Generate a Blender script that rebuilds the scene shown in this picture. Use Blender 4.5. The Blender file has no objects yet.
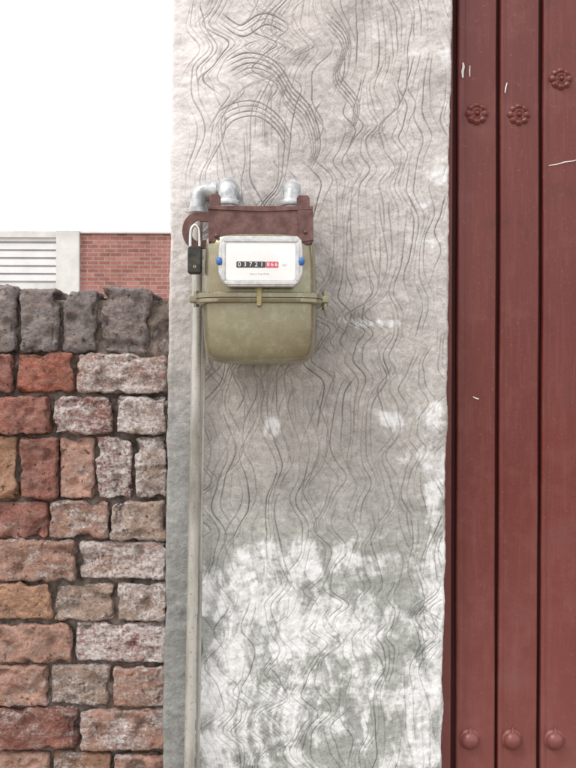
import bpy, bmesh, math, random
import numpy as np
from mathutils import Vector, Matrix, noise
random.seed(7)
D=1.8; ZC=1.35; K=0.002
def S(y): return K*(D+y)/D
def P(px,py,y): return Vector(((px-288)*S(y), y, ZC+(384-py)*S(y)))
scene=bpy.context.scene
col=scene.collection

# ---------------------------------------------------------------- materials
class M:
    def __init__(s,name):
        s.m=bpy.data.materials.new(name); s.m.use_nodes=True
        s.nt=s.m.node_tree; s.n=s.nt.nodes; s.l=s.nt.links
        s.b=s.n['Principled BSDF']
        s.tc=s.n.new('ShaderNodeTexCoord')
    def inp(s,node,k,v):
        if isinstance(v,bpy.types.NodeSocket): s.l.new(v,node.inputs[k])
        elif v is not None: node.inputs[k].default_value=v
    def mapping(s,scale=(1,1,1),coord='Object'):
        n=s.n.new('ShaderNodeMapping'); n.inputs['Scale'].default_value=scale
        s.l.new(s.tc.outputs[coord],n.inputs['Vector']); return n.outputs[0]
    def noise(s,scale,detail=6,rough=0.55,vec=None,dist=0):
        n=s.n.new('ShaderNodeTexNoise'); n.inputs['Scale'].default_value=scale
        n.inputs['Detail'].default_value=detail; n.inputs['Roughness'].default_value=rough
        n.inputs['Distortion'].default_value=dist
        s.l.new(vec if vec else s.tc.outputs['Object'],n.inputs['Vector']); return n.outputs['Fac']
    def ramp(s,fac,stops):
        n=s.n.new('ShaderNodeValToRGB'); cr=n.color_ramp
        while len(cr.elements)<len(stops): cr.elements.new(0.5)
        for e,(p,c) in zip(cr.elements,stops):
            e.position=p; e.color=(c,c,c,1) if not isinstance(c,tuple) else (*c,1)
        s.l.new(fac,n.inputs[0]); return n.outputs[0]
    def mix(s,f,a,b,mode='MIX'):
        n=s.n.new('ShaderNodeMix'); n.data_type='RGBA'; n.blend_type=mode
        def c(v): return (*v,1) if isinstance(v,tuple) and len(v)==3 else v
        s.inp(n,0,f); s.inp(n,6,c(a)); s.inp(n,7,c(b)); return n.outputs[2]
    def math(s,op,a,b=None,clamp=False):
        n=s.n.new('ShaderNodeMath'); n.operation=op; n.use_clamp=clamp
        s.inp(n,0,a); 
        if b is not None: s.inp(n,1,b)
        return n.outputs[0]
    def attr(s,name):
        n=s.n.new('ShaderNodeAttribute'); n.attribute_name=name; return n
    def bump(s,h,strength=0.5,dist=0.002):
        n=s.n.new('ShaderNodeBump'); n.inputs['Strength'].default_value=strength; n.inputs['Distance'].default_value=dist
        s.l.new(h,n.inputs['Height']); s.l.new(n.outputs[0],s.b.inputs['Normal'])
    def out(s,color=None,rough=None,metal=None,spec=None):
        if color is not None: s.inp(s.b,'Base Color',(*color,1) if isinstance(color,tuple) else color)
        s.inp(s.b,'Roughness',rough); s.inp(s.b,'Metallic',metal); s.inp(s.b,'Specular IOR Level',spec)
        return s.m

def simple(name,c1,c2,scale=40,rough=0.5,metal=0,bump=0.15,spec=None,lo=.35,hi=.65,bd=0.001):
    m=M(name); n=m.noise(scale,8,.6)
    c=m.mix(m.ramp(n,[(lo,0.),(hi,1.)]),c1,c2)
    n2=m.noise(scale*4,4); m.bump(n2,bump,bd)
    r=m.math('ADD',m.math('MULTIPLY',n,0.3),rough-0.15)
    return m.out(c,r,metal,spec)

# plaster
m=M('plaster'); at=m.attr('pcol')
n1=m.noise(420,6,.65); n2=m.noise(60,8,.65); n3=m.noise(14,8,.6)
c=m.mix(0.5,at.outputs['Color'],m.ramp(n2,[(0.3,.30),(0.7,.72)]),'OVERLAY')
c=m.mix(0.5,c,m.ramp(n1,[(0.3,.25),(0.7,.75)]),'OVERLAY')
c=m.mix(0.2,c,m.ramp(n3,[(0.35,.3),(0.65,.7)]),'OVERLAY')
h=m.math('ADD',n1,m.math('MULTIPLY',n2,2.0)); m.bump(h,0.6,0.0016)
plaster=m.out(c,m.math('ADD',m.math('MULTIPLY',n2,.5),.25),0,0.5)

# brick
m=M('brick'); a=m.attr('bcol'); w=m.attr('bwht')
n1=m.noise(30,8,.65); n2=m.noise(150,6,.7); n3=m.noise(11,5,.6); n5=m.noise(45,8,.7,m.mapping((.45,1,1.6))); n7=m.noise(380,4,.7)
c=m.mix(0.75,a.outputs['Color'],m.ramp(n1,[(0.3,.25),(0.7,.78)]),'OVERLAY')
c=m.mix(0.6,c,m.ramp(n2,[(0.3,.22),(0.7,.78)]),'OVERLAY')
c=m.mix(0.4,c,m.ramp(n7,[(0.3,.2),(0.7,.8)]),'OVERLAY')
c=m.mix(m.ramp(n5,[(.45,0.),(.7,.55)]),c,(.45,.33,.28))
pit=m.ramp(m.noise(75,4,.6),[(0.30,1.),(0.37,0.)])
c=m.mix(m.math('MULTIPLY',pit,.6),c,(0.05,0.035,0.03))
t=m.math('ADD',m.math('MULTIPLY',n5,.42),m.math('MULTIPLY',n3,.30))
t=m.math('ADD',t,m.math('MULTIPLY',n2,.28))
t=m.math('SUBTRACT',m.math('ADD',t,m.math('MULTIPLY',w.outputs['Fac'],.215)),.663)
wm=m.math('MULTIPLY',t,10.0,True)
c=m.mix(m.math('MULTIPLY',wm,.85),c,m.mix(m.ramp(n2,[(.35,0.),(.65,1.)]),(0.50,0.41,0.39),(0.82,0.79,0.79)))
h=m.math('ADD',m.math('MULTIPLY',n1,2.0),m.math('MULTIPLY',n2,1.4)); h=m.math('SUBTRACT',h,m.math('MULTIPLY',pit,.8)); h=m.math('ADD',h,m.math('MULTIPLY',wm,.35)); h=m.math('ADD',h,m.math('MULTIPLY',n7,.35)); m.bump(h,1.0,0.0038)
brickm=m.out(c,0.9,0,0.2)
mortar=simple('mortar',(0.075,0.058,0.050),(0.30,0.25,0.22),45,.95,0,.8,.1,bd=.004)

# red gate paint
m=M('red_gate_paint')
n1=m.noise(6,8,.6,m.mapping((1,1,.25))); n2=m.noise(160,5,.6); n3=m.noise(40,8,.7,m.mapping((1,1,.12))); n4=m.noise(300,4,.6,m.mapping((1,1,.03)))
n6=m.noise(9,8,.7)
c=m.mix(n1,(0.100,0.015,0.012),(0.172,0.030,0.024))
c=m.mix(m.ramp(n3,[(0.50,0.),(0.8,.45)]),c,(0.25,0.085,0.07))
c=m.mix(m.ramp(n6,[(0.52,0.),(0.75,.35)]),c,(0.26,0.10,0.085))
c=m.mix(m.ramp(n4,[(0.55,0.),(0.8,.35)]),c,(0.24,0.09,0.075))
c=m.mix(m.ramp(n2,[(0.62,0.),(0.72,.5)]),c,(0.30,0.15,0.13))
c=m.mix(m.ramp(n6,[(0.28,.5),(0.42,0.)]),c,(0.06,0.012,0.010))
sx=m.n.new('ShaderNodeSeparateXYZ'); m.l.new(m.tc.outputs['Object'],sx.inputs[0])
dz=m.ramp(m.math('ADD',m.math('MULTIPLY',sx.outputs['Z'],.5),m.math('MULTIPLY',m.math('SUBTRACT',n6,.5),.9)),[(0.0,.7),(0.6,0.)])
c=m.mix(dz,c,(0.29,0.12,0.115))
m.bump(m.math('ADD',n2,m.math('MULTIPLY',n1,6.)),0.3,0.0012)
redm=m.out(c,m.math('ADD',m.math('MULTIPLY',n3,.4),.18),0,.5)
seam=simple('gate_recess_dark_red',(0.05,0.008,0.008),(0.075,0.014,0.012),30,.7)  # darker red than the bars, for the sheet behind them
chalk=simple('white_chip',(0.7,0.68,0.68),(0.8,0.8,0.8),200,.8)

m=M('meter_olive_enamel')
n1=m.noise(18,8,.6); n2=m.noise(220,4,.6); n4=m.noise(55,8,.7); n5=m.noise(9,6,.7)
c=m.mix(n1,(0.24,0.225,0.145),(0.35,0.33,0.225))
c=m.mix(m.ramp(n4,[(0.50,0.),(0.72,.55)]),c,(0.50,0.47,0.38))
c=m.mix(m.ramp(n5,[(0.48,0.),(0.70,.55)]),c,(0.19,0.135,0.085))
c=m.mix(m.ramp(n4,[(0.28,.7),(0.37,0.)]),c,(0.10,0.075,0.045))
m.bump(n2,.2,.0006); meterm=m.out(c,m.math('ADD',m.math('MULTIPLY',n4,.3),.10),.45,.5)
rustm=simple('bracket_red_oxide',(0.085,0.032,0.028),(0.19,0.095,0.085),45,.45,0.1,.4,.5,bd=.0015)
galv=simple('galvanised_steel',(0.34,0.36,0.38),(0.68,0.69,0.70),60,.45,.4,.4)
m=M('painted_pipe')
n1=m.noise(30,8,.65,m.mapping((1,1,.3))); n2=m.noise(130,6,.7); n3=m.noise(12,4,.6,m.mapping((1,1,.3)))
c=m.mix(m.ramp(n1,[(.35,0.),(.65,1.)]),(.27,.26,.23),(.55,.54,.50)); c=m.mix(m.ramp(n3,[(.45,0.),(.65,.7)]),c,(.68,.67,.65)); c=m.mix(m.ramp(n2,[(.33,.8),(.41,0.)]),c,(.16,.12,.09))
m.bump(n2,.35,.001); pipem=m.out(c,.36,.35,.5)
silver=simple('index_bezel_metal',(0.46,0.46,0.46),(0.68,0.68,0.68),90,.32,.6,.15)
white=simple('index_face_white',(0.78,0.77,0.78),(0.88,0.88,0.89),15,.3,0,.02)
black=simple('black_plastic',(0.03,0.03,0.035),(0.06,0.06,0.065),80,.4)
grey=simple('grey_print',(0.40,0.40,0.42),(0.5,0.5,0.52),80,.5)
redp=simple('red_digit_panel',(0.60,0.08,0.14),(0.65,0.12,0.18),80,.4)
bluep=simple('blue_seal',(0.03,0.12,0.40),(0.06,0.18,0.5),80,.4)
brass=simple('brass',(0.30,0.25,0.12),(0.42,0.36,0.20),80,.4,.6)
lockm=simple('padlock_body',(0.018,0.017,0.016),(0.08,0.075,0.065),50,.35,.5)
chrome=simple('shackle_steel',(0.55,0.55,0.55),(0.7,0.7,0.7),80,.25,.9)

# ---------------------------------------------------------------- mesh helpers
def mkobj(name,mesh,mat=None,parent=None,smooth=False):
    o=bpy.data.objects.new(name,mesh); col.objects.link(o)
    if mat: mesh.materials.append(mat)
    if parent: o.parent=parent
    if smooth:
        mesh.polygons.foreach_set('use_smooth',[True]*len(mesh.polygons))
    return o
def empty(name,loc=(0,0,0)):
    o=bpy.data.objects.new(name,None); o.location=(0,0,0); o.empty_display_size=.1; col.objects.link(o); return o
def from_bm(name,bm,mat,parent=None,smooth=False,bevel=0,seg=3):
    bmesh.ops.recalc_face_normals(bm,faces=bm.faces)
    me=bpy.data.meshes.new(name); bm.to_mesh(me); bm.free()
    o=mkobj(name,me,mat,parent,smooth)
    if bevel:
        b=o.modifiers.new('b','BEVEL'); b.width=bevel; b.segments=seg; b.limit_method='ANGLE'; b.angle_limit=math.radians(40)
        me.polygons.foreach_set('use_smooth',[True]*len(me.polygons))
        o.modifiers.new('wn','WEIGHTED_NORMAL')
    return o
def prism(name,pts,yf,yb,mat,parent=None,bevel=0.001):
    bm=bmesh.new()
    a=[bm.verts.new((x,yf,z)) for x,z in pts]; b=[bm.verts.new((x,yb,z)) for x,z in pts]
    bm.faces.new(a); bm.faces.new(b[::-1])
    for i in range(len(pts)):
        j=(i+1)%len(pts); bm.faces.new((a[i],b[i],b[j],a[j]))
    return from_bm(name,bm,mat,parent,bevel=bevel)
def pxprism(name,pts,yf,yb,mat,parent=None,bevel=0.001):
    return prism(name,[(P(a,b,yf).x,P(a,b,yf).z) for a,b in pts],yf,yb,mat,parent,bevel)
def rr(x0,y0,x1,y1,r,n=6):
    o=[]
    for cx,cy,a0 in ((x1-r,y0+r,-90),(x1-r,y1-r,0),(x0+r,y1-r,90),(x0+r,y0+r,180)):
        for i in range(n+1):
            t=math.radians(a0+90*i/n); o.append((cx+r*math.cos(t),cy+r*math.sin(t)))
    return o
def box(name,x0,x1,y0,y1,z0,z1,mat,parent=None,bevel=0):
    return prism(name,[(x0,z0),(x1,z0),(x1,z1),(x0,z1)],y0,y1,mat,parent,bevel)
def loft(name,rings,mat,parent=None,n=64,e=4.0):
    bm=bmesh.new(); R=[]
    for r in rings:
        z,cx,cy,hx,hy=r[:5]; ee=r[5] if len(r)>5 else e
        v=[]
        for i in range(n):
            t=2*math.pi*i/n; c,s=math.cos(t),math.sin(t)
            v.append(bm.verts.new((cx+hx*math.copysign(abs(c)**(2/ee),c),cy+hy*math.copysign(abs(s)**(2/ee),s),z)))
        R.append(v)
    for a,b in zip(R,R[1:]):
        for i in range(n):
            j=(i+1)%n; bm.faces.new((a[i],a[j],b[j],b[i]))
    bm.faces.new(R[0]); bm.faces.new(R[-1])
    o=from_bm(name,bm,mat,parent,smooth=True)
    md=o.modifiers.new('es','EDGE_SPLIT'); md.split_angle=math.radians(50)
    return o
def tube(name,pts,rad,mat,parent=None,n=24,sub=8,caps=True):
    pts=[Vector(p) for p in pts]
    if len(pts)>2 and sub>1:
        q=[]; e=[pts[0]*2-pts[1]]+pts+[pts[-1]*2-pts[-2]]
        for i in range(1,len(e)-2):
            for k in range(sub):
                t=k/sub; a,b,c,d=e[i-1:i+3]
                q.append(.5*((2*b)+(c-a)*t+(2*a-5*b+4*c-d)*t*t+(3*b-a-3*c+d)*t**3))
        q.append(pts[-1]); pts=q
    rs=rad if callable(rad) else (lambda t:rad)
    bm=bmesh.new(); prev=None; up=None; first=None
    for i,p in enumerate(pts):
        d=(pts[min(i+1,len(pts)-1)]-pts[max(i-1,0)]).normalized()
        if up is None: up=d.orthogonal().normalized()
        up=(up-d*up.dot(d)).normalized(); s=d.cross(up)
        r=rs(i/(len(pts)-1))
        v=[bm.verts.new(p+(up*math.cos(2*math.pi*k/n)+s*math.sin(2*math.pi*k/n))*r) for k in range(n)]
        if prev:
            for k in range(n): bm.faces.new((prev[k],prev[(k+1)%n],v[(k+1)%n],v[k]))
        else: first=v
        prev=v
    if caps: bm.faces.new(first); bm.faces.new(prev)
    o=from_bm(name,bm,mat,parent,smooth=True)
    md=o.modifiers.new('es','EDGE_SPLIT'); md.split_angle=math.radians(50)
    return o
def dome(name,c,R,h,mat,parent,lobes=0,prof=None):
    bm=bmesh.new(); nr,na=18,128; prev=[]
    cv=bm.verts.new((c.x,c.y-prof(0,0),c.z)); 
    for i in range(1,nr+1):
        t=i/nr; ring=[]
        for k in range(na):
            a=2*math.pi*k/na
            rr_=R*t*(1 if not lobes else (1-t*t*.16*(1-abs(math.cos(a*lobes/2))**.7)))
            ring.append(bm.verts.new((c.x+rr_*math.cos(a),c.y-prof(t,a),c.z+rr_*math.sin(a))))
        if not prev:
            for k in range(na): bm.faces.new((cv,ring[k],ring[(k+1)%na]))
        else:
            for k in range(na): bm.faces.new((prev[k],prev[(k+1)%na],ring[(k+1)%na],ring[k]))
        prev=ring
    return from_bm(name,bm,mat,parent,smooth=True)

# ---------------------------------------------------------------- numpy noise
def vn(X,Z,sx,sz,seed):
    rs=np.random.RandomState(seed); T=rs.rand(256,256)
    x=X/sx+1000; z=Z/sz+1000
    xi=np.floor(x).astype(int); zi=np.floor(z).astype(int); fx=x-xi; fz=z-zi
    fx=fx*fx*(3-2*fx); fz=fz*fz*(3-2*fz)
    g=lambda i,j:T[i%256,j%256]
    return (g(xi,zi)*(1-fx)+g(xi+1,zi)*fx)*(1-fz)+(g(xi,zi+1)*(1-fx)+g(xi+1,zi+1)*fx)*fz
def fbm(X,Z,sx,sz,seed,o=5,p=.55):
    r=0;a=1;t=0
    for i in range(o):
        r=r+a*vn(X,Z,sx/2**i,sz/2**i,seed+i*13); t+=a; a*=p
    return r/t
def sst(a,b,x):
    t=np.clip((x-a)/(b-a),0,1); return t*t*(3-2*t)

# ---------------------------------------------------------------- plaster pillar
XL=(167.5-288)*K; XR=(447.5-288)*K; RC=0.007; DEP=0.36; st=0.0011
cols=[]
for y in np.linspace(DEP,RC+.004,24): cols.append((XL,y,-1,0))
for a in np.linspace(0,90,7): 
    t=math.radians(a); cols.append((XL+RC-RC*math.cos(t),RC-RC*math.sin(t),-math.cos(t),-math.sin(t)))
fx=np.arange(XL+RC+st,XR-RC-st*.5,st)
for x in fx: cols.append((x,0,0,-1))
for a in np.linspace(90,0,7):
    t=math.radians(a); cols.append((XR-RC+RC*math.cos(t),RC-RC*math.sin(t),math.cos(t),-math.sin(t)))
for y in np.linspace(RC+.004,DEP,24): cols.append((XR,y,1,0))
C=np.array(cols)
zf0,zf1=0.45,2.27
zs=np.concatenate([np.arange(0,zf0,.012),np.arange(zf0,zf1,st),np.arange(zf1,2.76,.012)])
gx0=XL-.02; gnx=int((XR-XL+.04)/st)+1; gnz=int((zf1-zf0)/st)+1
G=np.zeros((gnz,gnx))
def stroke(path,depth):
    x=(path[:,0]-288)*K; z=ZC+(384-path[:,1])*K
    gi=(x-gx0)/st; gj=(z-zf0)/st
    bi=np.round(gi).astype(int); bj=np.round(gj).astype(int)
    for di in range(-2,3):
        for dj in range(-2,3):
            ii=bi+di; jj=bj+dj
            d2=((ii-gi)**2+(jj-gj)**2)*st*st
            v=depth*np.exp(-d2/(0.00102**2))
            ok=(ii>=0)&(ii<gnx)&(jj>=0)&(jj<gnz)
            np.maximum.at(G,(jj[ok],ii[ok]),v[ok])
rg=np.random.RandomState(11)
def comb(cx,py,L,nt,sp,amp,lam,ph,drift,base,ph2):
    t=np.arange(0,L,.28)
    for k in range(nt):
        off=(k-nt/2)*sp
        y=py+t+rg.rand()*5
        coh=7.0*vn(np.full_like(y,cx*.8),y,70,95,301)
        w1=np.sin(2*np.pi*(t+off*.5+py)/lam+coh+ph)
        w1=w1+.28*np.sin(2*(2*np.pi*(t+py)/lam+coh+ph)+ph2)
        sq=1+.35*np.sin(t/37+ph2)
        x=cx+off*sq+drift*t/L+amp*w1+.9*(vn(t,np.full_like(t,k*9.3),9,9,int(cx)*7+k)-.5)
        s=rg.rand()*12
        dep=(.5+.5*rg.rand())*np.clip((t-s)/9,0,1)*np.clip((L-t-s)/14,0,1)*(.65+.35*np.sin(t/29+k*1.7+ph))
        stroke(np.stack([x,y],1),np.clip(dep,0,1)*base)
cx=200.
while cx<456:
    py=-140+rg.rand()*80
    while py<960:
        L=130+rg.rand()*200
        up=(py<210)
        amp=(10.5 if (cx<335 and up) else 7.5 if cx<340 else 5.2)*(0.7+.6*rg.rand())
        lam=(66 if (cx<335 and up) else 58)+rg.rand()*26
        comb(cx+(rg.rand()-.5)*6,py,L,rg.randint(4,7),5.2+rg.rand()*2.2,amp,lam,rg.rand()*.9,(rg.rand()-.5)*16,.95,rg.rand()*6.28)
        py+=L*(.80+rg.rand()*.2)
    cx+=25+rg.rand()*5
for k in range(16):
    comb(205+rg.rand()*235,-100+rg.rand()*900,80+rg.rand()*110,rg.randint(2,5),5+rg.rand()*3,7+rg.rand()*7,60+rg.rand()*40,rg.rand()*6.28,(rg.rand()-.5)*40,.8,rg.rand()*6.28)
def spl(pts,n=400):
    pts=[Vector((a,b,0)) for a,b in pts]; e=[pts[0]*2-pts[1]]+pts+[pts[-1]*2-pts[-2]]; q=[]
    m=n//(len(pts)-1)
    for i in range(1,len(e)-2):
        for k in range(m):
            t=k/m; a,b,c,d=e[i-1:i+3]; r=.5*((2*b)+(c-a)*t+(2*a-5*b+4*c-d)*t*t+(3*b-a-3*c+d)*t**3); q.append((r.x,r.y))
    return np.array(q)
for pts,nt,sp in [([(222,78),(246,66),(270,74),(286,98),(304,118),(312,150),(300,178)],5,5.5),
      ([(212,140),(226,118),(252,112),(274,126),(288,150)],4,5.5),
      ([(318,18),(340,44),(332,78),(352,108),(344,140)],4,5),
      ([(214,20),(238,34),(262,22),(288,34)],3,6)]:
    b=spl(pts,1100); T=np.gradient(b,axis=0); T/=np.linalg.norm(T,axis=1)[:,None]; N=np.stack([-T[:,1],T[:,0]],1)
    N=.6*N+.4*np.array([[0.5,.8]]); u=np.linspace(0,1,len(b))
    for k in range(nt):
        stroke(b+N*(k-nt/2)*sp,(.5+.4*rg.rand())*np.clip(u*8,0,1)*np.clip((1-u)*8,0,1))
nr,nc=len(zs),len(C)
Z=np.repeat(zs[:,None],nc,1); X=np.repeat(C[None,:,0],nr,0); Y=np.repeat(C[None,:,1],nr,0)
U=X+np.where(C[None,:,2]<-.5,-1,1)*np.where(np.abs(C[None,:,2])>.5,Y,0)
PX=288+U/K; PY=384-(Z-ZC)/K
gi=np.clip(np.round((X-gx0)/st).astype(int),0,gnx-1); gj=np.clip(np.round((Z-zf0)/st).astype(int),0,gnz-1)
g=G[gj,gi]*((Z>=zf0)&(Z<zf1))*(np.abs(C[None,:,3])>.99)
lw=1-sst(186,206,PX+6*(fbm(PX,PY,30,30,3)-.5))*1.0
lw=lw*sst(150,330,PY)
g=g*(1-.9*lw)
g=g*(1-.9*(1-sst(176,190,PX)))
fade=.40+.95*fbm(PX,PY,60,50,21,4)
g=g*fade
big=fbm(PX,PY,120,80,31,3)-.5; med=fbm(PX,PY,34,22,41,4)-.5; fine=fbm(PX,PY,7,7,51,4)-.5
rip=np.sin(PX/6.3+9*fbm(PX,PY,60,55,61,3))*.5
disp=.006*big+.0060*med+.0022*fine+.0010*rip-.0025*g
def blob(cx,cy,sx,sy): return np.exp(-((PX-cx)/sx)**2-((PY-cy)/sy)**2)
nA=fbm(PX,PY,46,26,71,6,.68); nB=fbm(PX,PY,15,19,81,5,.7); nC=fbm(PX+5*np.sin(PY/14.),PY,5.5,60,91,4,.65); nD=fbm(PX,PY,55,9,95,4,.65)
nE=fbm(PX,PY,5,6,97,3,.7)
wm=(1.1*blob(232,590,30,30)+1.35*blob(300,556,62,16)+.85*blob(320,610,80,45)+.7*blob(290,700,90,80)+.7*blob(225,700,24,90)
    +1.0*blob(437,600,13,170)+.60*blob(395,450,48,40)+.62*blob(262,430,26,18)+.85*blob(385,322,55,6)+.7*blob(433,185,20,26)
    +.75*blob(420,240,26,7)+.9*blob(438,460,12,60)+.65*blob(360,285,30,6)+.45*blob(400,700,50,50)+.5*blob(400,560,40,14)+.7*blob(441,60,8,90)
    +.65*blob(410,205,34,5)+.65*blob(375,350,44,5)+.5*blob(405,415,34,8)+.5*blob(340,250,22,5)+.45*sst(660,800,PY)*(PX>200)+.20*sst(500,560,PY))
nn=.40*nA+.22*nB+.22*nC+.12*nD+.06*nE-.01
w=sst(.0,.17,nn-.5-.125+.235*np.clip(wm,0,1.25))
w=w*(.30+.70*sst(.34,.60,.45*nB+.3*nC+.25*nE))
base=np.zeros(PX.shape+(3,))
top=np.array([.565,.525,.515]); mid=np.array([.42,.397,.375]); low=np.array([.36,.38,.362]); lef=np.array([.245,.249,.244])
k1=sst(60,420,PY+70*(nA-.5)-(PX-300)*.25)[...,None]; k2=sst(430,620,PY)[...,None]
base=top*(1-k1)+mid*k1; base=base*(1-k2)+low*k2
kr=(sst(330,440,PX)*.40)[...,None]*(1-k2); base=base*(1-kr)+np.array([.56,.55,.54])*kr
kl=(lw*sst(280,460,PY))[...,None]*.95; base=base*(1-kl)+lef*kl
kglare=(blob(160,20,85,290)*.85)[...,None]; base=base*(1-kglare)+np.array([.83,.785,.79])*kglare  # glare veil from the sky at top left, put into the plaster colour
base*=(0.84+.32*nA)[...,None]; base*=(0.84+.32*nB)[...,None]; base*=(.92+.16*nE)[...,None]
drk=sst(.58,.75,fbm(PX,PY,70,45,101,5,.6))[...,None]*.20; base*=1-drk
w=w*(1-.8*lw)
base=base*(1-w[...,None]*.92)+np.array([.83,.84,.86])*w[...,None]*.92
dg=np.clip(g*1.15,0,1)*(1-.25*w); base*=(1-.66*dg)[...,None]
X2=X+C[None,:,2]*disp+.0095*(Z-ZC); Y2=Y+C[None,:,3]*disp
co=np.stack([X2,Y2,Z],-1).reshape(-1,3).astype(np.float32)
I=np.arange(nr*nc).reshape(nr,nc)
F=np.stack([I[:-1,:-1],I[:-1,1:],I[1:,1:],I[1:,:-1]],-1).reshape(-1,4)
me=bpy.data.meshes.new('plaster_pillar')
me.vertices.add(len(co)); me.vertices.foreach_set('co',co.ravel())
me.loops.add(F.size); me.loops.foreach_set('vertex_index',F.ravel().astype(np.int32))
me.polygons.add(len(F)); me.polygons.foreach_set('loop_start',np.arange(0,F.size,4,dtype=np.int32))
me.polygons.foreach_set('loop_total',np.full(len(F),4,dtype=np.int32))
me.polygons.foreach_set('use_smooth',np.ones(len(F),dtype=bool))
me.update(calc_edges=True)
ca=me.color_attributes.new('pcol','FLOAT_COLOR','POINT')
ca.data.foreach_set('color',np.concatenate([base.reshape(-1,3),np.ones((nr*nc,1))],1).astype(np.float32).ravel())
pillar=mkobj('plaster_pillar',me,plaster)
def setcol(o,c,name='pcol'):
    me=o.data; ca=me.color_attributes.new(name,'FLOAT_COLOR','POINT')
    ca.data.foreach_set('color',list(c)*len(me.vertices))
o=box('pillar_cap',XL-.04,XR+.06,-.04,DEP+.04,2.755,2.84,plaster,pillar,.006); setcol(o,(.4,.38,.37,1))
o=box('pillar_back',XL+.004,XR-.004,DEP-.004,DEP+.012,0,2.75,plaster,pillar); setcol(o,(.4,.38,.37,1))

# ---------------------------------------------------------------- brick wall
YB=0.045
vall=[];fall=[];cbuf=[];wbuf=[]
def brick(x0,x1,z0,z1,y0,y1,colr,wht,res,tilt=0,rnd=.011,seed=0):
    cx,cy,cz=(x0+x1)/2,(y0+y1)/2,(z0+z1)/2; h=Vector(((x1-x0)/2,(y1-y0)/2,(z1-z0)/2))
    n=[max(2,int(2*h[i]/res)) for i in range(3)]; n[1]=max(3,min(n[1],int(2*h[1]/(res*2.5))))
    idx={}
    fine_=res<.01
    skew=random.uniform(-.07,.07); sl=random.uniform(-.10,.10)
    def V(i,j,k):
        key=(i,j,k)
        if key in idx: return idx[key]
        p=Vector((-h.x+2*h.x*i/n[0],-h.y+2*h.y*j/n[1],-h.z+2*h.z*k/n[2]))
        r=rnd
        q=Vector((max(-h.x+r,min(h.x-r,p.x)),max(-h.y+r,min(h.y-r,p.y)),max(-h.z+r,min(h.z-r,p.z))))
        d=p-q
        if d.length>1e-6: p=q+d.normalized()*r; nrm=d.normalized()
        else: nrm=Vector((0,-1,0))
        s=Vector((seed*3.1,seed*1.7,seed*.9))
        a=noise.noise(p*18+s)*.004+noise.noise(p*60+s)*.0032
        if fine_: a+=noise.noise(p*170+s)*.0022+noise.noise(p*330+s)*.0011
        cr=max(0,noise.noise(p*32+s*2)-.12)*.045*(1 if d.length>1e-6 and q.x!=p.x else .55)
        p=p+nrm*(a-cr)
        p.y+=p.x*skew+p.z*sl
        ct,sn=math.cos(tilt),math.sin(tilt)
        p=Vector((p.x*ct-p.z*sn,p.y,p.x*sn+p.z*ct))+Vector((cx,cy,cz))
        idx[key]=len(vall); vall.append(p[:]); cbuf.extend((*colr,1)); wbuf.append(wht)
        return idx[key]
    for i in range(n[0]):
        for k in range(n[2]):
            fall.append((V(i,0,k),V(i+1,0,k),V(i+1,0,k+1),V(i,0,k+1)))
            fall.append((V(i,n[1],k),V(i,n[1],k+1),V(i+1,n[1],k+1),V(i+1,n[1],k)))
    for j in range(n[1]):
        for k in range(n[2]):
            fall.append((V(0,j,k),V(0,j,k+1),V(0,j+1,k+1),V(0,j+1,k)))
            fall.append((V(n[0],j,k),V(n[0],j+1,k),V(n[0],j+1,k+1),V(n[0],j,k+1)))
        for i in range(n[0]):
            fall.append((V(i,j,0),V(i,j+1,0),V(i+1,j+1,0),V(i+1,j,0)))
            fall.append((V(i,j,n[2]),V(i+1,j,n[2]),V(i+1,j+1,n[2]),V(i,j+1,n[2])))
CT={'r':(.335,.125,.09),'d':(.285,.125,.10),'o':(.38,.22,.145),'p':(.40,.24,.19),'g':(.205,.18,.178),'t':(.41,.30,.245)}
rows=[(290,353,[(-28,16,'g',.1),(18,58,'g',.3),(60,97,'g',.4),(100,149,'g',.5)]),
 (355,393,[(-70,13,'d',.3),(15,74,'r',.35),(77,168,'p',1.05)]),
 (397,435,[(-12,50,'d',.35),(53,113,'d',1.0),(116,168,'t',1.1)]),
 (438,499,[(-24,17,'o',.2),(19,58,'d',.4),(59,95,'p',.6),(96,133,'d',1.05),(135,168,'t',1.15)]),
 (502,540,[(-15,47,'d',.5),(49,110,'p',.8),(112,168,'t',.9)]),
 (543,581,[(-40,76,'p',.7),(79,168,'p',1.2)]),
 (585,622,[(-10,52,'o',.5),(54,114,'t',.9),(117,168,'t',1.1)]),
 (625,664,[(-40,73,'p',.65),(75,168,'d',1.1)]),
 (668,708,[(-14,48,'p',.7),(50,110,'t',.85),(113,168,'p',.85)]),
 (711,751,[(-38,78,'d',.65),(80,168,'p',.8)]),
 (755,792,[(-8,50,'p',.65),(52,112,'o',.7),(115,168,'p',.8)])]
s_=S(YB); sd=0
def zof(py): return ZC+(384-py)*s_
def xof(px): return (px-288)*s_
py=796; k=0
while zof(py)>0.02:
    if k%2==0: rows.append((py,py+38,[(-38,76,'p',.6),(79,168,'p',.8)]))
    else: rows.append((py,py+38,[(-12,50,'o',.5),(53,112,'p',.7),(115,168,'r',.8)]))
    py+=42; k+=1
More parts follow.
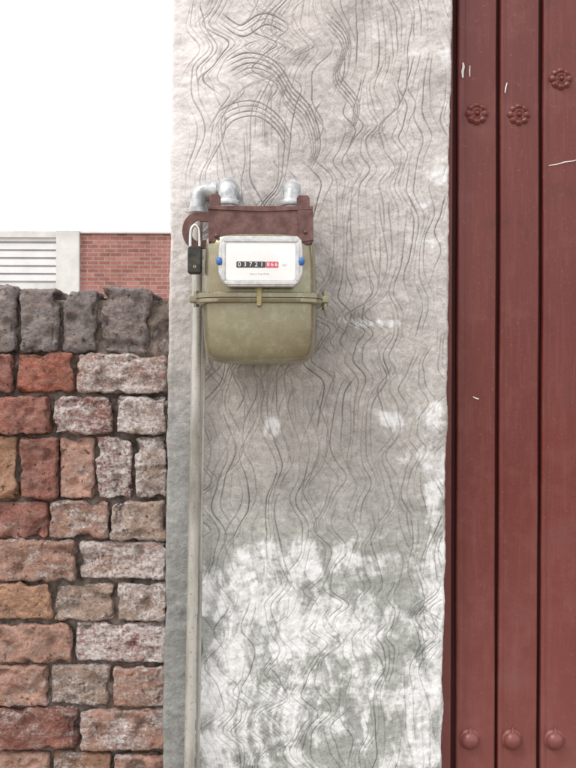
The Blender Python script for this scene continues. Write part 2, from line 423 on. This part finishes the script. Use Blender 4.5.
for ri,(a,b,bs) in enumerate(rows):
    bs=list(bs); x=bs[0][0]-3; vert=(b-a)>50
    while x>-700:
        wd=(38 if vert else (117 if ri%2 else 60)); bs.append((x-wd,x,random.choice('rdopt') if ri else 'g',random.uniform(.1,.9))); x-=wd+3
    for (x0,x1,t,w_) in bs:
        sd+=1; c=CT[t]; f=random.uniform(.88,1.15); c=tuple(v*f for v in c)
        j=lambda q:random.uniform(-q,q)
        vis=x1>-60 and a<800
        tilt=math.radians(j(1.4)); top=zof(a)
        if ri==0:
            tilt=math.radians(j(1.5)); 
            if x0==100: tilt=math.radians(-3); 
            top+=random.uniform(-.006,.006)
        brick(xof(x0)+.0015,xof(x1)-.0015,zof(b)+j(.0025),top+j(.0025),YB+j(.009),YB+.225+j(.004),c,w_*1.0,.0034 if vis else .016,tilt,.006 if ri else .010,sd)
brick(xof(150),xof(172),zof(353),zof(322),YB+.02,YB+.2,CT['g'],.5,.0045,.1,.010,777)
me=bpy.data.meshes.new('brick_wall'); me.from_pydata(vall,[],fall); me.update()
me.polygons.foreach_set('use_smooth',[True]*len(me.polygons))
me.color_attributes.new('bcol','FLOAT_COLOR','POINT').data.foreach_set('color',cbuf)
me.attributes.new('bwht','FLOAT','POINT').data.foreach_set('value',wbuf)
wall=mkobj('brick_wall',me,brickm)
bm=bmesh.new(); x0,x1=xof(-700),XL+.03; z0,z1=0,zof(300)
nx=int((x1-x0)/.006); nz=int((z1-z0)/.006); g0=[[None]*(nz+1) for _ in range(nx+1)]
for i in range(nx+1):
    for j in range(nz+1):
        x=x0+(x1-x0)*i/nx; z=z0+(z1-z0)*j/nz
        y=YB+.021+noise.noise(Vector((x*30,z*30,3)))*.012+noise.noise(Vector((x*90,z*90,3)))*.005
        g0[i][j]=bm.verts.new((x,y,z))
for i in range(nx):
    for j in range(nz): bm.faces.new((g0[i][j],g0[i+1][j],g0[i+1][j+1],g0[i][j+1]))
from_bm('mortar_face',bm,mortar,wall,smooth=True)
box('mortar_core',x0,XL+.03,YB+.042,YB+.212,0,zof(306),mortar,wall)

# ---------------------------------------------------------------- gate
gate=empty('metal_gate')
YG=0.05; sg=S(YG)
gx=lambda px:(px-288)*sg
GZ0,GZ1=0.08,2.6
xe=gx(1330)
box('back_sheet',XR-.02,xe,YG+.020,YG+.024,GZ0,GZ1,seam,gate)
def bar(i,pxa,pxb):
    xa,xb=gx(pxa),gx(pxb); dpt=.0195; r=.005
    prof=[(xa,YG+dpt)]
    for a in range(0,91,15):
        t=math.radians(a); prof.append((xa+r-r*math.cos(t),YG+r-r*math.sin(t)))
    W=xb-xa
    for f,dy in ((.10,.0),(.13,.0014),(.16,.0018),(.19,.0014),(.22,0),(.5,-.0006),(.9,-.0002)): prof.append((xa+W*f,YG+dy))
    for a in range(90,-1,-15):
        t=math.radians(a); prof.append((xb-r+r*math.cos(t),YG+r-r*math.sin(t)))
    prof.append((xb,YG+dpt))
    bm=bmesh.new(); R=[]
    nz=120
    for j in range(nz+1):
        z=GZ0+(GZ1-GZ0)*j/nz
        R.append([bm.verts.new((x+.0016*noise.noise(Vector((i*7.,z*2.2,0))),y+.0030*noise.noise(Vector((x*14,z*3.5,i)))*(1 if y<YG+.01 else 0),z)) for x,y in prof])
    for a,b in zip(R,R[1:]):
        for q in range(len(prof)-1): bm.faces.new((a[q],a[q+1],b[q+1],b[q]))
    return from_bm('bar_%d'%i,bm,redm,gate,smooth=True)
i=0; p=457
while p<1300:
    bar(i,p,p+38.9); i+=1; p+=42.6
box('left_stile',XR-.02,gx(452.5),YG+.006,YG+.0195,GZ0,GZ1,redm,gate,.002)
box('top_rail',XR-.02,xe,YG+.026,YG+.066,GZ1-.06,GZ1,redm,gate,.002)
box('bottom_rail',XR-.02,xe,YG+.026,YG+.066,GZ0,GZ0+.06,redm,gate,.002)
def ros(t,a):
    if t>=.999: return -.002
    b=.0070*math.exp(-(t/.2)**4)
    ring=.003*math.exp(-((t-.36)/.07)**2)
    pet=.0050*math.exp(-((t-.68)/.2)**2)*(.25+.75*abs(math.cos(a*4))**.6)
    return b+ring+pet+.0012
for k,(px,py) in enumerate([(476,113),(518,114),(560,78),(603,78),(645,113),(688,113)]):
    dome('rosette_%d'%k,P(px,py,YG-.001),.0245,.006,redm,gate,8,ros)
def stud(t,a):
    if t>=.999: return -.002
    return .016*math.sqrt(max(0,1-(t/.86)**2))+.002 if t<.86 else .002
for k in range(8):
    c=P(471+42.3*k,739,YG-.001)
    dome('stud_%d'%k,c,.0215,.016,redm,gate,0,stud)
    bm=bmesh.new(); bmesh.ops.create_cone(bm,segments=16,radius1=.005,radius2=.0004,depth=.012,matrix=Matrix.Translation((c.x,c.y-.005,c.z+.0225)))
    from_bm('stud_tip_%d'%k,bm,redm,gate,smooth=True)
def scratch(k,pts,wd):
    v=[P(a,b,YG-.0038) for a,b in pts]; bm=bmesh.new(); pr=None
    for q,p_ in enumerate(v):
        d=(v[min(q+1,len(v)-1)]-v[max(q-1,0)]).normalized(); s=Vector((-d.z,0,d.x))*wd*(.35+.65*math.sin(math.pi*(q+.4)/(len(v)-.2)))
        a,b=bm.verts.new(p_+s),bm.verts.new(p_-s)
        if pr: bm.faces.new((pr[0],pr[1],b,a))
        pr=(a,b)
    from_bm('paint_scratch_%d'%k,bm,chalk,gate)
scratch(0,[(462,62),(462.5,66),(461.5,71),(461.8,77)],.0026)
scratch(1,[(469,65),(468.5,70),(468.8,76)],.0012)
scratch(2,[(506,82),(504.6,87),(504,92)],.0014)
scratch(3,[(548,164.5),(556,163.4),(564,161),(572,160),(578,158)],.0010)
scratch(4,[(473,396),(476,397.6),(479,398.4)],.0012)

# ---------------------------------------------------------------- gas meter
gm=empty('gas_meter')
yc=-.105; hy=.082
def zz(py,y=yc): return P(0,py,y).z
def xx(px,y=yc): return P(px,0,y).x
def ring(py,pl,pr,hyy=hy,e=4.5): return (zz(py),(xx(pl)+xx(pr))/2,yc,(xx(pr)-xx(pl))/2,hyy,e)
loft('lower_bowl',[ring(364,234,287,hy*.5,3.2),ring(363,220,301,hy*.74,3.6),ring(360.5,213,308,hy*.86,4),ring(356,208.5,312,hy*.93),ring(347,206,314.5,hy*.97),ring(330,205,315.5,hy),ring(304,204,316,hy)],meterm,gm,96)
loft('upper_body',[ring(298,205,315.5,hy),ring(270,205,315,hy),ring(252,205.5,314,hy*.99),ring(244,207,312,hy*.95),ring(240,212,307,hy*.88),ring(238,222,297,hy*.7)],meterm,gm,96)
loft('flange_lower',[ring(306.8,199.5,320,hy*1.075),ring(305.8,198,321.5,hy*1.1),ring(302.4,198,321.5,hy*1.1)],meterm,gm,96)
loft('flange_upper',[ring(301.6,197.5,322,hy*1.11),ring(297.5,197.5,322,hy*1.11),ring(296.5,199.5,320,hy*1.08)],meterm,gm,96)
loft('gasket',[ring(302.6,200,319.5,hy*1.08),ring(301.4,200,319.5,hy*1.08)],black,gm,96)
for k,(px,yy) in enumerate([(324,-.13),(324,-.07),(196,-.13),(259,yc-hy*1.1),(215,yc-hy*1.08),(303,yc-hy*1.08)]):
    c=P(px,300,yy); c.z=zz(300)
    if k<3:
        box('lug_%d'%k,c.x-.012,c.x+.008,c.y-.011,c.y+.011,zz(304.5),zz(297.8),meterm,gm,.002)
    if k in (0,1,2,3):
        bm=bmesh.new(); bmesh.ops.create_cone(bm,cap_ends=True,segments=6,radius1=.0055,radius2=.0055,depth=.030,matrix=Matrix.Translation((c.x,c.y-(.001 if k>2 else 0),c.z-.001)))
        from_bm('flange_bolt_%d'%k,bm,brass if k==3 else meterm,gm,bevel=.0008)
for k,px in enumerate((209.5,310)):
    tube('rib_%d'%k,[P(px,246,yc-hy*.72),P(px,297,yc-hy*.72)],.004,meterm,gm)
yi=yc-hy-.026
pxprism('index_housing',rr(222,240,299,285,8),yi+.006,yc-hy+.006,meterm,gm,.001)
rrpx=rr
oct_=[(223,236),(297,236),(301,240),(302.5,250),(302.5,272),(300,281),(294,287),(227,287),(220.5,281),(218,272),(218,250),(219.5,240)]
pxprism('index_bezel',oct_,yi-.001,yi+.012,silver,gm,.0025)
pxprism('index_frame_top',rrpx(223.5,238.6,297,242.0,1.6),yi-.0036,yi,silver,gm,.001)
pxprism('index_frame_bottom',rrpx(224.5,281.2,296,284.8,1.6),yi-.0036,yi,silver,gm,.001)
pxprism('index_frame_left',rrpx(221.4,243,224.6,280.6,1.5),yi-.0036,yi,silver,gm,.001)
pxprism('index_frame_right',rrpx(295.8,243,299,280.6,1.5),yi-.0036,yi,silver,gm,.001)
pxprism('index_face',rrpx(225.2,242.6,295.2,280.6,4),yi-.0018,yi,white,gm,.0004)
pxprism('counter_window',rrpx(236,261.5,265,267.6,.8),yi-.0024,yi-.001,black,gm,.0002)
pxprism('counter_red_window',rrpx(265.3,261.5,278,267.6,.8),yi-.0024,yi-.001,redp,gm,.0002)
def text(name,s,px,py,size,mat,y):
    cu=bpy.data.curves.new(name,'FONT'); cu.body=s; cu.size=size; cu.extrude=.0001; cu.align_x='CENTER'; cu.align_y='CENTER'
    cu.materials.append(mat); o=bpy.data.objects.new(name,cu); col.objects.link(o); o.parent=gm
    o.location=P(px,py,y); o.rotation_euler=(math.pi/2,0,0); return o
for k,ch in enumerate('03721'): text('digit_%d'%k,ch,239+5.6*k,264.6,.0112,white,yi-.0026)
for k,ch in enumerate('866'): text('digit_red_%d'%k,ch,267.8+4.0*k,264.6,.0102,white,yi-.0026)
text('unit_label','m3',284,265,.006,grey,yi-.002)
text('spec_line','Qmax 6  Pmax 50 kPa',259,274,.0038,grey,yi-.002)
for k,px in enumerate((219,301)):
    bm=bmesh.new(); bmesh.ops.create_uvsphere(bm,u_segments=20,v_segments=12,radius=.0072); c=P(px,261.5,yi-.001)
    bmesh.ops.transform(bm,matrix=Matrix.Translation(c)@Matrix.Diagonal((.85,.8,1,1)),verts=bm.verts)
    from_bm('seal_%d'%k,bm,bluep,gm,smooth=True)
pxprism('front_clip',rrpx(254.5,287,262.5,296,1),yc-hy*1.08,yc-hy+.004,brass,gm,.001)
pxprism('clip_pin',rrpx(256.5,296,261,306,1),yc-hy*1.2,yc-hy*1.05,brass,gm,.001)
yb=-.178
def tx(px,y=yb): return P(px,0,y).x
pxprism('bracket_front',[(207,206),(212,206),(230,207.5),(258,208.5),(290,207.5),(306,206),(312,206),(313,241),(309,244),(262,245.5),(215,244),(208,241)],yb,yb+.004,rustm,gm,.001)
zt,zb=P(0,206,yb).z,P(0,243,yb).z
box('bracket_side_l',tx(208),tx(208)+.004,yb+.004,-.002,zb,zt-.001,rustm,gm,.0008)
box('bracket_side_r',tx(312)-.004,tx(312),yb+.004,-.002,zb,zt-.001,rustm,gm,.0008)
box('bracket_top',tx(213),tx(307),yb+.0045,-.02,zt-.012,zt-.008,rustm,gm,.0008)
pxprism('bracket_tab_l',[(209,207),(209,197),(211,194),(218,194),(220,197),(220,207.5)],yb+.012,yb+.017,rustm,gm,.001)
pxprism('bracket_tab_r',[(296,207.5),(296,198),(298,195),(307,195),(309,198),(309,207)],yb+.012,yb+.017,rustm,gm,.001)
pxprism('bracket_strap',[(207.5,206),(312.5,206),(312.3,209.5),(260,211.5),(207.5,209.5)],yb-.003,yb-.0005,rustm,gm,.0008)
pxprism('bracket_fold',[(297,209.8),(312.4,209.8),(313,240),(299,242)],yb-.0026,yb-.0004,rustm,gm,.0008)
for k,(a,b) in enumerate([(305,232),(216,236)]):
    c=P(a,b,yb-.003); bm=bmesh.new(); bmesh.ops.create_uvsphere(bm,u_segments=14,v_segments=8,radius=.004,matrix=Matrix.Translation(c)); from_bm('rivet_%d'%k,bm,rustm,gm,smooth=True)
ye=-.150
cx_,cy_=195,231
outer=[(cx_+1+14.5*math.cos(math.radians(a)),cy_+18.5*math.sin(math.radians(a))) for a in range(-75,-286,-15)]
inner=[(cx_+3+7.5*math.cos(math.radians(a)),cy_+10.5*math.sin(math.radians(a))) for a in range(-285,-74,15)]
bm=bmesh.new(); n=len(outer); inner=inner[::-1]
L=[]
for yv in (ye,ye+.006):
    L.append(([bm.verts.new((P(a,b,ye).x,yv,P(a,b,ye).z)) for a,b in outer],[bm.verts.new((P(a,b,ye).x,yv,P(a,b,ye).z)) for a,b in inner]))
for k in range(n-1):
    for (o_,i_) in L: bm.faces.new((o_[k],o_[k+1],i_[k+1],i_[k]))
    bm.faces.new((L[0][0][k],L[0][0][k+1],L[1][0][k+1],L[1][0][k])); bm.faces.new((L[0][1][k],L[0][1][k+1],L[1][1][k+1],L[1][1][k]))
for k in (0,n-1): bm.faces.new((L[0][0][k],L[0][1][k],L[1][1][k],L[1][0][k]))
from_bm('hasp_ear',bm,rustm,gm,bevel=.0008)
pxprism('hasp_root',[(199,212),(210,212),(210,222),(199,222)],ye,ye+.006,rustm,gm,.0008)
pxprism('hasp_root_low',[(199,241),(206,240),(206,249),(199,249)],ye,ye+.006,rustm,gm,.0008)
def union(name,px,parent,dz=0,r=.0165):
    a=P(px,216,-.115); zt_=P(px,191+dz,-.115).z
    pts=[(a.x,-.115,a.z),(a.x,-.115,zt_-.012),(a.x,-.108,zt_+.004),(a.x,-.092,zt_+.012),(a.x,-.06,zt_+.014),(a.x,.004,zt_+.014)]
    tube(name,pts,r,galv,parent)
    loft(name+'_nut',[(P(0,206,-.115).z,a.x,-.115,.021,.021,2),(P(0,205,-.115).z,a.x,-.115,.022,.022,2),(P(0,201,-.115).z,a.x,-.115,.022,.022,2),(P(0,200.4,-.115).z,a.x,-.115,.021,.021,2)],galv,parent,n=8)
    tube(name+'_collar',[(a.x,-.092,zt_+.0125),(a.x,-.070,zt_+.0138)],r+.0032,galv,parent)
    tube(name+'_wall_collar',[(a.x,-.022,zt_+.014),(a.x,.003,zt_+.014)],r+.0035,galv,parent)
union('inlet_elbow',227,gm,1,.0172); union('outlet_elbow',291,gm,1.5,.0145)

# padlock
pl=empty('padlock'); yl=-.158
pxprism('lock_body',rr(187,246,201,274,3),yl-.009,yl+.009,lockm,pl,.003)
tube('shackle',[P(190,248,yl),P(190,236,yl),P(191,229,yl),P(194.5,225.5,yl),P(198,229,yl),P(199,236,yl),P(199,248,yl)],.0030,chrome,pl,n=14)
pxprism('keyhole_plate',rr(192.6,265,195.6,268.6,1.6),yl-.0096,yl-.009,brass,pl,.0002)

# gas pipe down the pillar
gp=empty('gas_pipe'); yp=-.030
def pp(a,b,y=yp): return P(a,b,y)
pts=[pp(236,193,-.03),pp(218,191.5,-.03),pp(206,191,-.03),pp(199.5,194,-.03),pp(197,202,-.03),pp(196.8,225),pp(196.5,300),pp(194.8,480),pp(191.5,700)]
d=(pp(191.5,700)-pp(194.5,480)); e=pts[-1]+d*((pts[-1].z-.0)/(-d.z)); pts.append(Vector((e.x,yp,0.0)))
tube('downpipe',pts,.0103,pipem,gp,sub=10)
tube('elbow_fitting',[pp(212,191.3,-.03),pp(205,190.8,-.03),pp(199.3,194,-.03),pp(197,202,-.03),pp(196.9,209,-.03)],.0150,galv,gp)
tube('fitting_bead_a',[pp(216,191.5),pp(211,191.3)],.018,galv,gp); tube('fitting_bead_b',[pp(196.9,208),pp(196.9,213)],.018,galv,gp)
tube('tee_to_wall',[pp(205,190.8,-.03),Vector((pp(205,190.8,-.03).x,.004,pp(205,190.8,-.03).z))],.014,galv,gp)
tube('earth_cable',[pp(203.6,300,-.012),pp(203,400,-.011),pp(201.5,520,-.011),pp(200.3,640,-.010),pp(198.6,800,-.011),Vector((pp(196,0,-.011).x,-.011,0))],.0042,pipem,gp,n=12)

# ---------------------------------------------------------------- far buildings
m=M('far_brickwork'); br=m.n.new('ShaderNodeTexBrick')
mp=m.n.new('ShaderNodeMapping'); mp.inputs['Rotation'].default_value=(math.pi/2,0,0); m.l.new(m.tc.outputs['Object'],mp.inputs[0]); m.l.new(mp.outputs[0],br.inputs['Vector'])
br.inputs['Scale'].default_value=1; br.inputs['Brick Width'].default_value=.24; br.inputs['Row Height'].default_value=.085; br.inputs['Mortar Size'].default_value=.010
br.inputs['Color1'].default_value=(.38,.17,.145,1); br.inputs['Color2'].default_value=(.24,.10,.085,1); br.inputs['Mortar'].default_value=(.34,.24,.22,1)
n1=m.noise(1.3,6,.6); n2=m.noise(9,6,.7); c=m.mix(.5,br.outputs['Color'],m.ramp(n1,[(.3,.35),(.7,.7)]),'OVERLAY'); c=m.mix(.5,c,m.ramp(n2,[(.3,.3),(.7,.75)]),'OVERLAY'); m.bump(br.outputs['Fac'],-.5,.01)
farb=m.out(c,.9)
conc=simple('pale_concrete',(.60,.60,.59),(.76,.76,.75),2.5,.85,0,.2)
slat=simple('white_slat',(.76,.76,.78),(.84,.84,.86),3,.6)
dark=simple('hazed_interior',(.55,.56,.58),(.66,.67,.69),3,.8)  # dark interior behind the slats, lightened: hazy wash put into its colour
glass=simple('window_glass',(.05,.06,.07),(.08,.09,.10),3,.3)
Yh=17.0
bb=empty('brick_building')
a=P(80,232,Yh); 
box('brick_front',a.x,9,Yh,Yh+5,0,a.z-.05,farb,bb)
box('coping',a.x,9.05,Yh-.05,Yh+5.05,a.z-.05,a.z,conc,bb,.01)
zb_=P(0,298,Yh).z
box('string_course',a.x+.001,9,Yh-.06,Yh-.001,zb_-.12,zb_,farb,bb)
for k,x in enumerate((1.2,4.6)):
    box('window_%d'%k,x,x+1.3,Yh-.02,Yh+.1,1.1,2.5,glass,bb); box('sill_%d'%k,x-.1,x+1.4,Yh-.1,Yh-.021,1.0,1.09,conc,bb)
ch=empty('concrete_house')
b0,b1=P(57,232,Yh),P(80,232,Yh)
box('corner_column',b0.x,b1.x-.003,Yh-.12,Yh+4,0,b0.z,conc,ch,.01)
xl=-13
box('roof_beam',xl,b0.x-.003,Yh-.05,Yh+4,b0.z-.14,b0.z-.002,conc,ch,.01)
zl=P(0,284,Yh).z
box('wall_base',xl,b0.x-.003,Yh,Yh+4,0,zl,conc,ch)
box('interior',xl,b0.x-.003,Yh+.07,Yh+3.9,zl+.002,b0.z-.142,dark,ch)
z=zl+.05; k=0
while z<b0.z-.2:
    box('slat_%d'%k,xl,b0.x-.01,Yh+.02,Yh+.05,z,z+.12,slat,ch); z+=.165; k+=1

# ---------------------------------------------------------------- ground
m=M('dusty_ground'); n1=m.noise(.8,10,.6); n2=m.noise(25,8,.7)
c=m.mix(n1,(.22,.18,.14),(.36,.31,.25)); c=m.mix(.5,c,m.ramp(n2,[(.3,.3),(.7,.7)]),'OVERLAY'); m.bump(n2,.6,.01); gmat=m.out(c,.95,0,.1)
bm=bmesh.new(); R=400
vs=[bm.verts.new(v) for v in ((-R,-R,0),(R,-R,0),(R,R,0),(-R,R,0))]; bm.faces.new(vs)
from_bm('ground',bm,gmat)

# ---------------------------------------------------------------- light
el,az=math.radians(52),math.radians(-50)
sd_=Vector((math.sin(az)*math.cos(el),-math.cos(az)*math.cos(el),math.sin(el)))
w=bpy.data.worlds.new('World'); scene.world=w; w.use_nodes=True; nt=w.node_tree
bg=nt.nodes['Background']; sk=nt.nodes.new('ShaderNodeTexSky'); sk.sky_type='NISHITA'; sk.sun_disc=False
sk.sun_elevation=el; sk.sun_rotation=math.atan2(sd_.x,sd_.y); sk.dust_density=6; sk.air_density=1.2
mx=nt.nodes.new('ShaderNodeMix'); mx.data_type='RGBA'; mx.inputs[0].default_value=.8
tc=nt.nodes.new('ShaderNodeTexCoord'); nz_=nt.nodes.new('ShaderNodeTexNoise'); nz_.inputs['Scale'].default_value=2.2; nz_.inputs['Detail'].default_value=5
nt.links.new(tc.outputs['Generated'],nz_.inputs['Vector'])
cr=nt.nodes.new('ShaderNodeMix'); cr.data_type='RGBA'; cr.inputs[6].default_value=(10.8,10.9,11.0,1); cr.inputs[7].default_value=(14.1,14,13.9,1)
nt.links.new(nz_.outputs['Fac'],cr.inputs[0]); nt.links.new(sk.outputs[0],mx.inputs[6]); nt.links.new(cr.outputs[2],mx.inputs[7])
nt.links.new(mx.outputs[2],bg.inputs['Color']); bg.inputs['Strength'].default_value=.135
su=bpy.data.lights.new('sun','SUN'); su.energy=1.5; su.angle=math.radians(18); su.color=(1,.96,.90)
so=bpy.data.objects.new('sun',su); col.objects.link(so); so.rotation_euler=sd_.to_track_quat('Z','Y').to_euler()

cam=bpy.data.cameras.new('camera'); co_=bpy.data.objects.new('camera',cam); col.objects.link(co_)
cam.sensor_fit='VERTICAL'; cam.angle_y=2*math.atan(384*K/D)
cam.clip_start=.05; cam.clip_end=2000
co_.location=(0,-D,ZC)
co_.rotation_euler=(Matrix.Rotation(math.pi/2,3,'X')@Matrix.Rotation(math.radians(.2),3,'Z')).to_euler()
scene.camera=co_
vs_=scene.view_settings; vs_.view_transform='Standard'; vs_.look='None'; vs_.exposure=0
